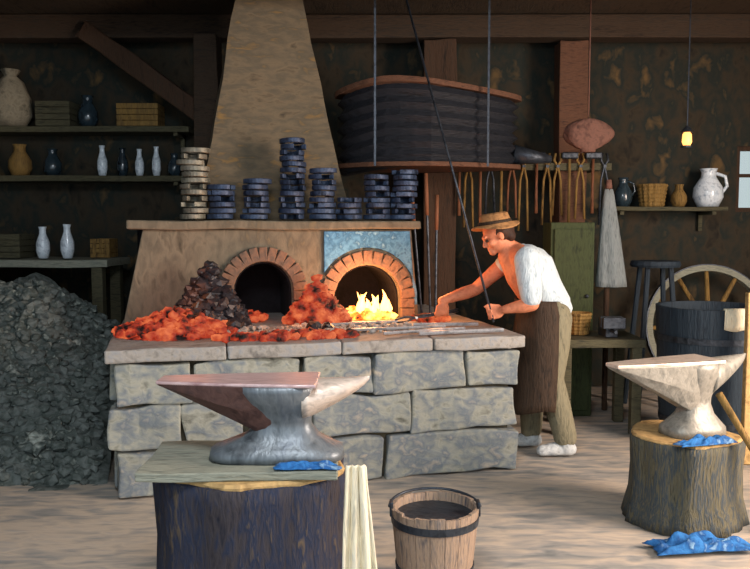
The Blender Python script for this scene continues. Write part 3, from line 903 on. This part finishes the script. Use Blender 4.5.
tools = [('h', .72, .42, 'handle'), ('t', .80, .52, 'ochre'), ('h', .90, .46, 'handle'), ('t', .985, .42, 'iron'), ('h', 1.08, .5, 'ochre'), ('t', 1.17, .44, 'handle'), ('t', 1.27, .55, 'ochre'),
         ('h', 1.38, .40, 'handle'), ('t', 1.47, .5, 'ochre'), ('t', 1.56, .42, 'ochre'), ('h', 1.66, .52, 'ochre'), ('t', 1.755, .45, 'ochre'), ('h', 1.86, .4, 'handle'), ('t', 1.96, .5, 'iron')]
nth = ['first', 'second', 'third', 'fourth', 'fifth', 'sixth', 'seventh', 'eighth', 'ninth', 'tenth', 'eleventh', 'twelfth', 'thirteenth', 'last']
for i, (k, x, L, mt) in enumerate(tools):
    if k == 'h': hang_hammer(x, L, 'hammer hanging %s from the left on the rail behind the smith' % nth[i], mt)
    else: hang_tongs(x, L, 'tongs hanging %s from the left on the rail behind the smith' % nth[i], mt)

# pokers standing on the hearth at the right end of the firebox
for i, (u, v, hgt, lab) in enumerate(((2.16, 1.30, .98, 'poker nearest the firebox of the three standing at its right end'), (2.21, 1.24, 1.06, 'middle of the three pokers standing right of the firebox'), (2.27, 1.30, .90, 'poker farthest right of the three standing by the firebox'))):
    p0 = F(u, v, HZ + .002); p1 = F(u - .06 + .05 * i, v + .10, HZ + hgt)
    t = thing('poker', lab, 'poker', p0, 0, 'pokers standing on the hearth')
    b = MB(); b.tube([p0, p0.lerp(p1, .72)], .009, 8); b.build('rod', M['iron'], t)
    b = MB(); b.tube([p0.lerp(p1, .70), p0.lerp(p1, .85), p1], [.014, .017, .015], 8); b.build('grip', M['handle'], t, smooth=True)

# ------------------------------------------------------------------ right background
cb = thing('cupboard', 'narrow dark green cupboard standing behind the smith', 'cupboard', (1.62, 6.2, 0))
b = MB(); b.box((1.53, 6.35, .76), (.34, .3, 1.52)); b.build('carcass', M['green'], cb, bevel=.008)
b = MB(); b.box((1.53, 6.19, .76), (.29, .02, 1.42)); dd = b.build('door', M['green'], cb, bevel=.006)
b = MB(); b.ball((1.64, 6.17, .95), .016); b.build('knob', M['iron'], dd, smooth=True)
# grey cloth on a peg
pgx, pgy = 1.865, 6.42
pb = thing('peg_post', 'slim upright with a reddish tip holding the grey cloth', 'post', (pgx, pgy, 0))
b = MB(); b.tube([(pgx, pgy, 0), (pgx, pgy, 1.80)], .022, 10); b.build('shaft', M['post'], pb)
b = MB(); b.tube([(pgx, pgy, 1.79), (pgx, pgy, 1.86)], [.028, .02], 10); b.build('tip', M['hide'], pb, smooth=True)
b = MB(); rows = []
for j in range(18):
    t = j / 17; r = .034 + .085 * t ** .8
    rows.append([V((pgx + .03 * t + (r + .014 * math.sin(k * 1.9 + t * 2) * t) * math.cos(2 * math.pi * k / 24), pgy + (r * .6 + .014 * math.cos(k * 1.7) * t) * math.sin(2 * math.pi * k / 24), 1.785 - .78 * t)) for k in range(24)])
b.loft(rows); tag(b.build('cloth', M['greycloth'], origin=(pgx, pgy, 1.0), smooth=True), 'long grey cloth draped from the slim upright right of the cupboard', 'cloth')
# hide hung from the beam
b = MB(); rows = []
for j in range(14):
    t = j / 13; hw = .06 + .13 * math.sin(math.pi * min(1, t * 1.1)) ** .7
    rows.append([V((1.70 + hw * math.cos(2 * math.pi * k / 20) * (1 + .12 * math.sin(k * 2 + t * 4)), 6.45 + .05 * math.sin(2 * math.pi * k / 20), 2.34 - .26 * t)) for k in range(20)])
b.loft(rows)
b.tube([(1.70, 6.45, 2.33), (1.70, 6.45, 3.30)], .006, 6)
tag(b.build('hide_bag', M['hide'], origin=(1.7, 6.45, 2.1), smooth=True), 'pinkish hide bag hanging on a cord above the smith', 'bag')
# shelf with wares on the right
def shelf(x0, x1, y, z, dep, label, mat='darkplank', th=.035):
    t = thing('wall_shelf', label, 'shelf', ((x0 + x1) / 2, y, z - .1))
    b = MB(); b.box(((x0 + x1) / 2, y, z - th / 2), (x1 - x0, dep, th), cuts=3, jit=.006); b.build('shelf_board', M[mat], t, bevel=.004)
    for x in (x0 + .12, x1 - .12):
        b = MB(); b.box((x, y + dep / 2 - .02, z - th - .09), (.035, .04, .18)); b.box((x, y, z - th - .02), (.035, dep, .03)); b.build('bracket', M[mat], t)
    return t
shelf(2.05, 3.1, 7.22, 1.66, .34, 'dark shelf on the back wall right of the grey cloth')
def jug(x, y, z, r, h, lab, mat, handle=True, grp=None, cat='jug', nm='jug'):
    t = thing(nm, lab, cat, (x, y, z), 0, grp)
    b = MB(); b.lathe([(r * .7, 0.002), (r, h * .25), (r * .96, h * .5), (r * .5, h * .78), (r * .48, h * .9), (r * .6, h), (r * .5, h), (r * .4, h * .9), (.01, h * .86)], (x, y, z), 20); b.build('vessel', M[mat], t, smooth=True)
    if handle:
        b = MB(); b.tube([(x + r * .5, y, z + h * .88), (x + r * 1.15, y, z + h * .8), (x + r * 1.3, y, z + h * .55), (x + r * .9, y, z + h * .35)], r * .12, 8); b.build('handle', M[mat], t, smooth=True)
jug(2.98, 7.2, 1.661, .13, .34, 'pale white jug at the right end of the right shelf', 'glassy')
jug(2.22, 7.2, 1.661, .08, .26, 'dark jug at the left end of the right shelf', 'darkglass')
jug(2.72, 7.2, 1.661, .07, .20, 'ochre pot beside the white jug on the right shelf', 'ochre', False, None, 'pot', 'pot')
def basket(x, y, z, r, h, lab, mat):
    b = MB(); rows = []
    for k in range(13):
        t = k / 12; rr = r * (.78 + .22 * t) * (1.03 if k % 2 else .97)
        rows.append([V((x + rr * (1 + .03 * math.cos(q * math.pi)) * math.cos(2 * math.pi * q / 30), y + rr * (1 + .03 * math.cos(q * math.pi)) * math.sin(2 * math.pi * q / 30), z + .002 + h * t)) for q in range(30)])
    for k in range(8):
        t = 1 - k / 7; rr = r * (.70 + .20 * t)
        rows.append([V((x + rr * math.cos(2 * math.pi * q / 30), y + rr * math.sin(2 * math.pi * q / 30), z + .02 + (h - .02) * t)) for q in range(30)])
    b.loft(rows); return tag(b.build('basket', M[mat], origin=(x, y, z)), lab, 'basket')
basket(2.48, 7.2, 1.661, .13, .2, 'ochre basket in the middle of the right shelf', 'ochre')
# cart wheel leaning on the back wall
wc = V((2.93, 6.98, .60)); wr = .56
wh = thing('cart_wheel', 'spoked cart wheel leaning against the back wall at right', 'wheel', (wc.x, wc.y, 0))
tilt_m = Matrix.Translation(wc) @ Matrix.Rotation(-.16, 4, 'X')
def wpt(a, r, y=0): return tilt_m @ V((r * math.cos(a), y, r * math.sin(a)))
b = MB(); rings = []
for k in range(48):
    a = 2 * math.pi * k / 48
    rings.append([wpt(a, wr - .06, -.035), wpt(a, wr - .01, -.035), wpt(a, wr - .01, .035), wpt(a, wr - .06, .035)])
b.loft(rings + [rings[0]], caps=False); bmesh.ops.remove_doubles(b.bm, verts=b.bm.verts, dist=1e-5); b.build('rim', M['plank'], wh)
b = MB(); rings = []
for k in range(48):
    a = 2 * math.pi * k / 48
    rings.append([wpt(a, wr - .009, -.032), wpt(a, wr, -.032), wpt(a, wr, .032), wpt(a, wr - .009, .032)])
b.loft(rings + [rings[0]], caps=False); bmesh.ops.remove_doubles(b.bm, verts=b.bm.verts, dist=1e-5); b.build('tyre', M['iron'], wh)
for k in range(12):
    a = 2 * math.pi * k / 12
    b = MB(); b.tube([wpt(a, .07), wpt(a, .35), wpt(a, wr - .055)], [.024, .02, .018], 8); b.build('spoke', M['ochre'], wh)
b = MB(); b.tube([wpt(0, 0, -.12), wpt(0, 0, -.05), wpt(0, 0, .05), wpt(0, 0, .10)], [.06, .09, .09, .07], 16); b.build('hub', M['ochre'], wh)
# slack tub
tc_ = V((2.30, 5.45, 0))
tb = thing('slack_tub', 'dark round water tub on the floor behind the right anvil', 'tub', tc_)
b = MB(); b.lathe([(.30, 0.0), (.33, .3), (.36, .95), (.33, .95), (.325, .78), (.02, .76)], tc_, 32); b.build('staves', M['tub'], tb)
for z, ro in ((.16, .318), (.72, .350)):
    b = MB(); b.lathe([(ro, z), (ro + .006, z), (ro + .009, z + .04), (ro + .003, z + .04)], tc_, 32); b.build('hoop', M['iron'], tb)
b = MB(); b.lathe([(.02, .80), (.32, .80), (.32, .82), (.02, .82)], tc_, 32); b.build('water', M['water'], tb)
bb = thing('workbench', 'low dark bench with a vice behind the right anvil', 'bench', (1.62, 5.85, 0))
b = MB(); b.box((1.61, 5.87, .66), (.62, .5, .06), cuts=3, jit=.006); b.build('bench_top', M['darkplank'], bb, bevel=.005)
for x in (1.36, 1.86):
    for y in (5.65, 6.05):
        b = MB(); b.box((x, y, .315), (.07, .07, .63)); b.build('leg', M['darkplank'], bb, bevel=.005)
vi = MB(); vi.box((1.7, 5.8, .75), (.09, .2, .12)); vi.box((1.7, 5.66, .80), (.16, .05, .08)); vi.box((1.7, 5.73, .80), (.16, .05, .08)); vi.tube([(1.7, 5.60, .74), (1.7, 5.72, .74)], .015, 8)
bmesh.ops.translate(vi.bm, verts=vi.bm.verts, vec=(0, 0, .003))
tag(vi.build('vice', M['iron'], origin=(1.7, 5.8, .69), bevel=.006), 'dark iron vice standing on the low bench', 'vice')
basket(1.50, 5.88, .694, .10, .16, 'small ochre basket on the low bench beside the vice', 'ochre')
st = thing('stool', 'small dark stool in front of the back wall, near the cart wheel', 'stool', (2.28, 6.5, 0))
b = MB(); b.lathe([(.02, 1.16), (.19, 1.16), (.20, 1.18), (.19, 1.21), (.02, 1.21)], (2.28, 6.5, 0), 24); b.build('seat', M['tub'], st)
for k in range(4):
    a = math.pi / 4 + k * math.pi / 2
    b = MB(); b.tube([(2.28 + .24 * math.cos(a), 6.5 + .24 * math.sin(a), 0), (2.28 + .13 * math.cos(a), 6.5 + .13 * math.sin(a), 1.165)], .022, 8); b.build('leg', M['tub'], st)
# hanging lantern
ln = thing('lantern', 'small lit lantern hanging from the roof at right', 'lantern', (2.45, 6.35, 2.10))
b = MB(); b.lathe([(.025, 0), (.038, .03), (.034, .09), (.02, .11)], (2.45, 6.35, 2.12), 14); b.build('glass', M['lampglass'], ln, smooth=True)
b = MB(); b.lathe([(.045, 0), (.045, .015), (.02, .02)], (2.45, 6.35, 2.105), 14); b.lathe([(.05, 0), (.02, .04), (.008, .05)], (2.45, 6.35, 2.225), 14); b.tube([(2.45, 6.35, 2.27), (2.45, 6.35, 3.30)], .005, 6); b.build('frame', M['iron'], ln)

# ------------------------------------------------------------------ left side: coal heap, bench, shelves
b = MB()
def heap_h(x, y):
    h = 1.12 * max(0, 1 - ((x + 2.95) / 1.45) ** 2) ** .8 * max(0, min(1, (y - 4.55) / 1.25)) ** .75
    return h * (1 + .25 * noise.noise(V((x * 2.3, y * 2.3, 1))))
def heap_edge(y): return -1.43 - .247 * (y - 4.28) - .06
g = {}
n = 46
for i in range(n + 1):
    for j in range(n + 1):
        y = 4.4 + 1.8 * j / n; x = -4.15 + (heap_edge(y) + 4.15) * i / n
        g[i, j] = b.bm.verts.new((x, y, heap_h(x, y) + .03 * noise.noise(V((x * 9, y * 9, 2))) - .015))
for i in range(n):
    for j in range(n): b.bm.faces.new((g[i, j], g[i + 1, j], g[i + 1, j + 1], g[i, j + 1]))
for k in range(2400):
    x = random.uniform(-4.1, -1.62); y = random.uniform(4.55, 6.1)
    if x > heap_edge(y) - .06: continue
    h = heap_h(x, y)
    if h < .03 and random.random() < .75: continue
    r = random.uniform(.02, .055)
    b.lump((x, y, max(h, r * .4)), r)
tag(b.build('coal_heap', M['heap'], origin=(-2.9, 5.6, 0)), 'great dark heap of coal and ash on the floor left of the forge', 'coal', kind='stuff')
bn = thing('workbench', 'long dark workbench behind the coal heap at left', 'bench', (-3.0, 6.75, 0))
b = MB(); b.box((-3.0, 6.72, 1.19), (1.7, .6, .06), cuts=4, jit=.008); b.build('bench_top', M['plank'], bn, bevel=.005)
for x in (-3.75, -2.25):
    for y in (6.5, 6.95):
        b = MB(); b.box((x, y, .58), (.09, .09, 1.16)); b.build('leg', M['darkplank'], bn, bevel=.005)
for i, (x, h, lab) in enumerate(((-2.72, .26, 'pale glinting bottle on the left workbench, left of its twin'), (-2.52, .28, 'pale glinting bottle on the left workbench, right of its twin'))):
    jug(x, 6.56, 1.226, .055, h, lab, 'glassy', False, 'bottles on the left workbench', 'bottle', 'bottle')
def crate(x, y, z, sx, sy, sz, lab, mat, nm='crate'):
    t = thing(nm, lab, 'crate', (x, y, z))
    b = MB(); k = 4
    for i in range(k):
        zz = z + .002 + sz * (i + .5) / k
        b.box((x, y - sy / 2, zz), (sx, .016, sz / k * .88)); b.box((x, y + sy / 2, zz), (sx, .016, sz / k * .88))
        b.box((x - sx / 2 + .008, y, zz), (.016, sy - .017, sz / k * .88)); b.box((x + sx / 2 - .008, y, zz), (.016, sy - .017, sz / k * .88))
    b.box((x, y, z + .012), (sx - .034, sy - .02, .016)); b.build('slats', M[mat], t)
    b = MB()
    for sx_ in (-1, 1):
        for sy_ in (-1, 1): b.box((x + sx_ * (sx / 2 - .03), y + sy_ * (sy / 2 - .022), z + sz / 2), (.03, .028, sz - .01))
    b.build('corner_posts', M[mat], t)
crate(-3.1, 6.75, 1.224, .34, .28, .2, 'dark crate on the left workbench, left of the bottles', 'darkplank')
crate(-2.3, 6.80, 1.224, .16, .2, .16, 'small ochre crate at the right end of the left workbench', 'ochre')
shelf(-4.05, -1.62, 7.2, 1.93, .34, 'lower long shelf on the back wall at left', 'darkplank', .05)
shelf(-4.05, -1.62, 7.2, 2.36, .30, 'upper long shelf on the back wall at left', 'darkplank', .05)
lo = [(-3.75, .10, .30, 'darkglass', 'wide dark jar'), (-3.45, .08, .25, 'darkglass', 'dark jar'), (-3.15, .10, .28, 'ochre', 'ochre jar'), (-2.86, .08, .24, 'darkglass', 'small dark jar'),
      (-2.42, .045, .27, 'glassy', 'pale bright bottle'), (-2.24, .05, .25, 'darkglass', 'dark bottle'), (-2.09, .04, .24, 'glassy', 'thin pale bottle'), (-1.94, .04, .26, 'glassy', 'last pale bottle'), (-1.78, .06, .2, 'darkglass', 'squat dark jar')]
for i, (x, r, h, mt, nm_) in enumerate(lo):
    jug(x, 7.16, 1.931, r, h, '%s standing %s from the left on the lower left shelf' % (nm_, nth[i]), mt, False, 'jars and bottles on the lower left shelf', 'bottle' if r < .055 else 'jar', 'bottle' if r < .055 else 'jar')
up_ = [(-3.3, 'crate'), (-2.85, 'jar'), (-2.55, 'sack2'), (-2.15, 'crate2'), (-1.8, 'jar2')]
crate(-2.82, 7.2, 2.362, .30, .22, .22, 'dark slatted crate on the upper left shelf', 'darkplank')
crate(-2.08, 7.2, 2.362, .36, .22, .2, 'ochre slatted crate on the upper left shelf', 'ochre')
jug(-2.55, 7.2, 2.361, .09, .28, 'dark jar between the two crates on the upper left shelf', 'darkglass', False, None, 'jar', 'jar')
b = MB()
b.lathe([(.12, .003), (.18, .10), (.17, .26), (.11, .40), (.05, .45), (.08, .50), (.03, .50)], (-3.22, 7.18, 2.36), 22, wob=.15)
b.noise_disp(.012, 8)
for v in b.bm.verts: v.co.z = max(v.co.z, 2.362)
tag(b.build('sack', M['sack'], origin=(-3.22, 7.18, 2.36), smooth=True), 'greyish tied sack at the left end of the upper left shelf', 'sack')

# pale board at the right edge, pale strip added on the tub rim in place of a highlight
b = MB(); b.box((2.36, 4.95, .54), (.10, .05, 1.08), (.0, 0, 0), cuts=3, jit=.006)
tag(b.build('board', M['cutwood'], origin=(2.36, 4.95, 0), bevel=.006), 'cream board standing upright at the right edge beside the dark tub', 'board')
b = MB(); rows = []
for (r, z) in ((.300, .90), (.318, .945), (.335, .964), (.352, .966), (.372, .955), (.377, .92), (.374, .87), (.371, .83)):
    rows.append([tc_ + V((r * math.cos(a), r * math.sin(a), z - .012 * abs(math.sin(a * 9)) * (z < .93))) for a in [math.radians(-100 + 3 * k) for k in range(15)]])
b.loft(rows, caps=False, closed=False)
o = b.build('cloth_rag', M['palecloth'], origin=tc_ + V((0, -.36, .95)), smooth=True)
sd_ = o.modifiers.new('solid', 'SOLIDIFY'); sd_.thickness = .004
tag(o, 'pale strip over the rim of the dark water tub, standing in for a highlight', 'rag')
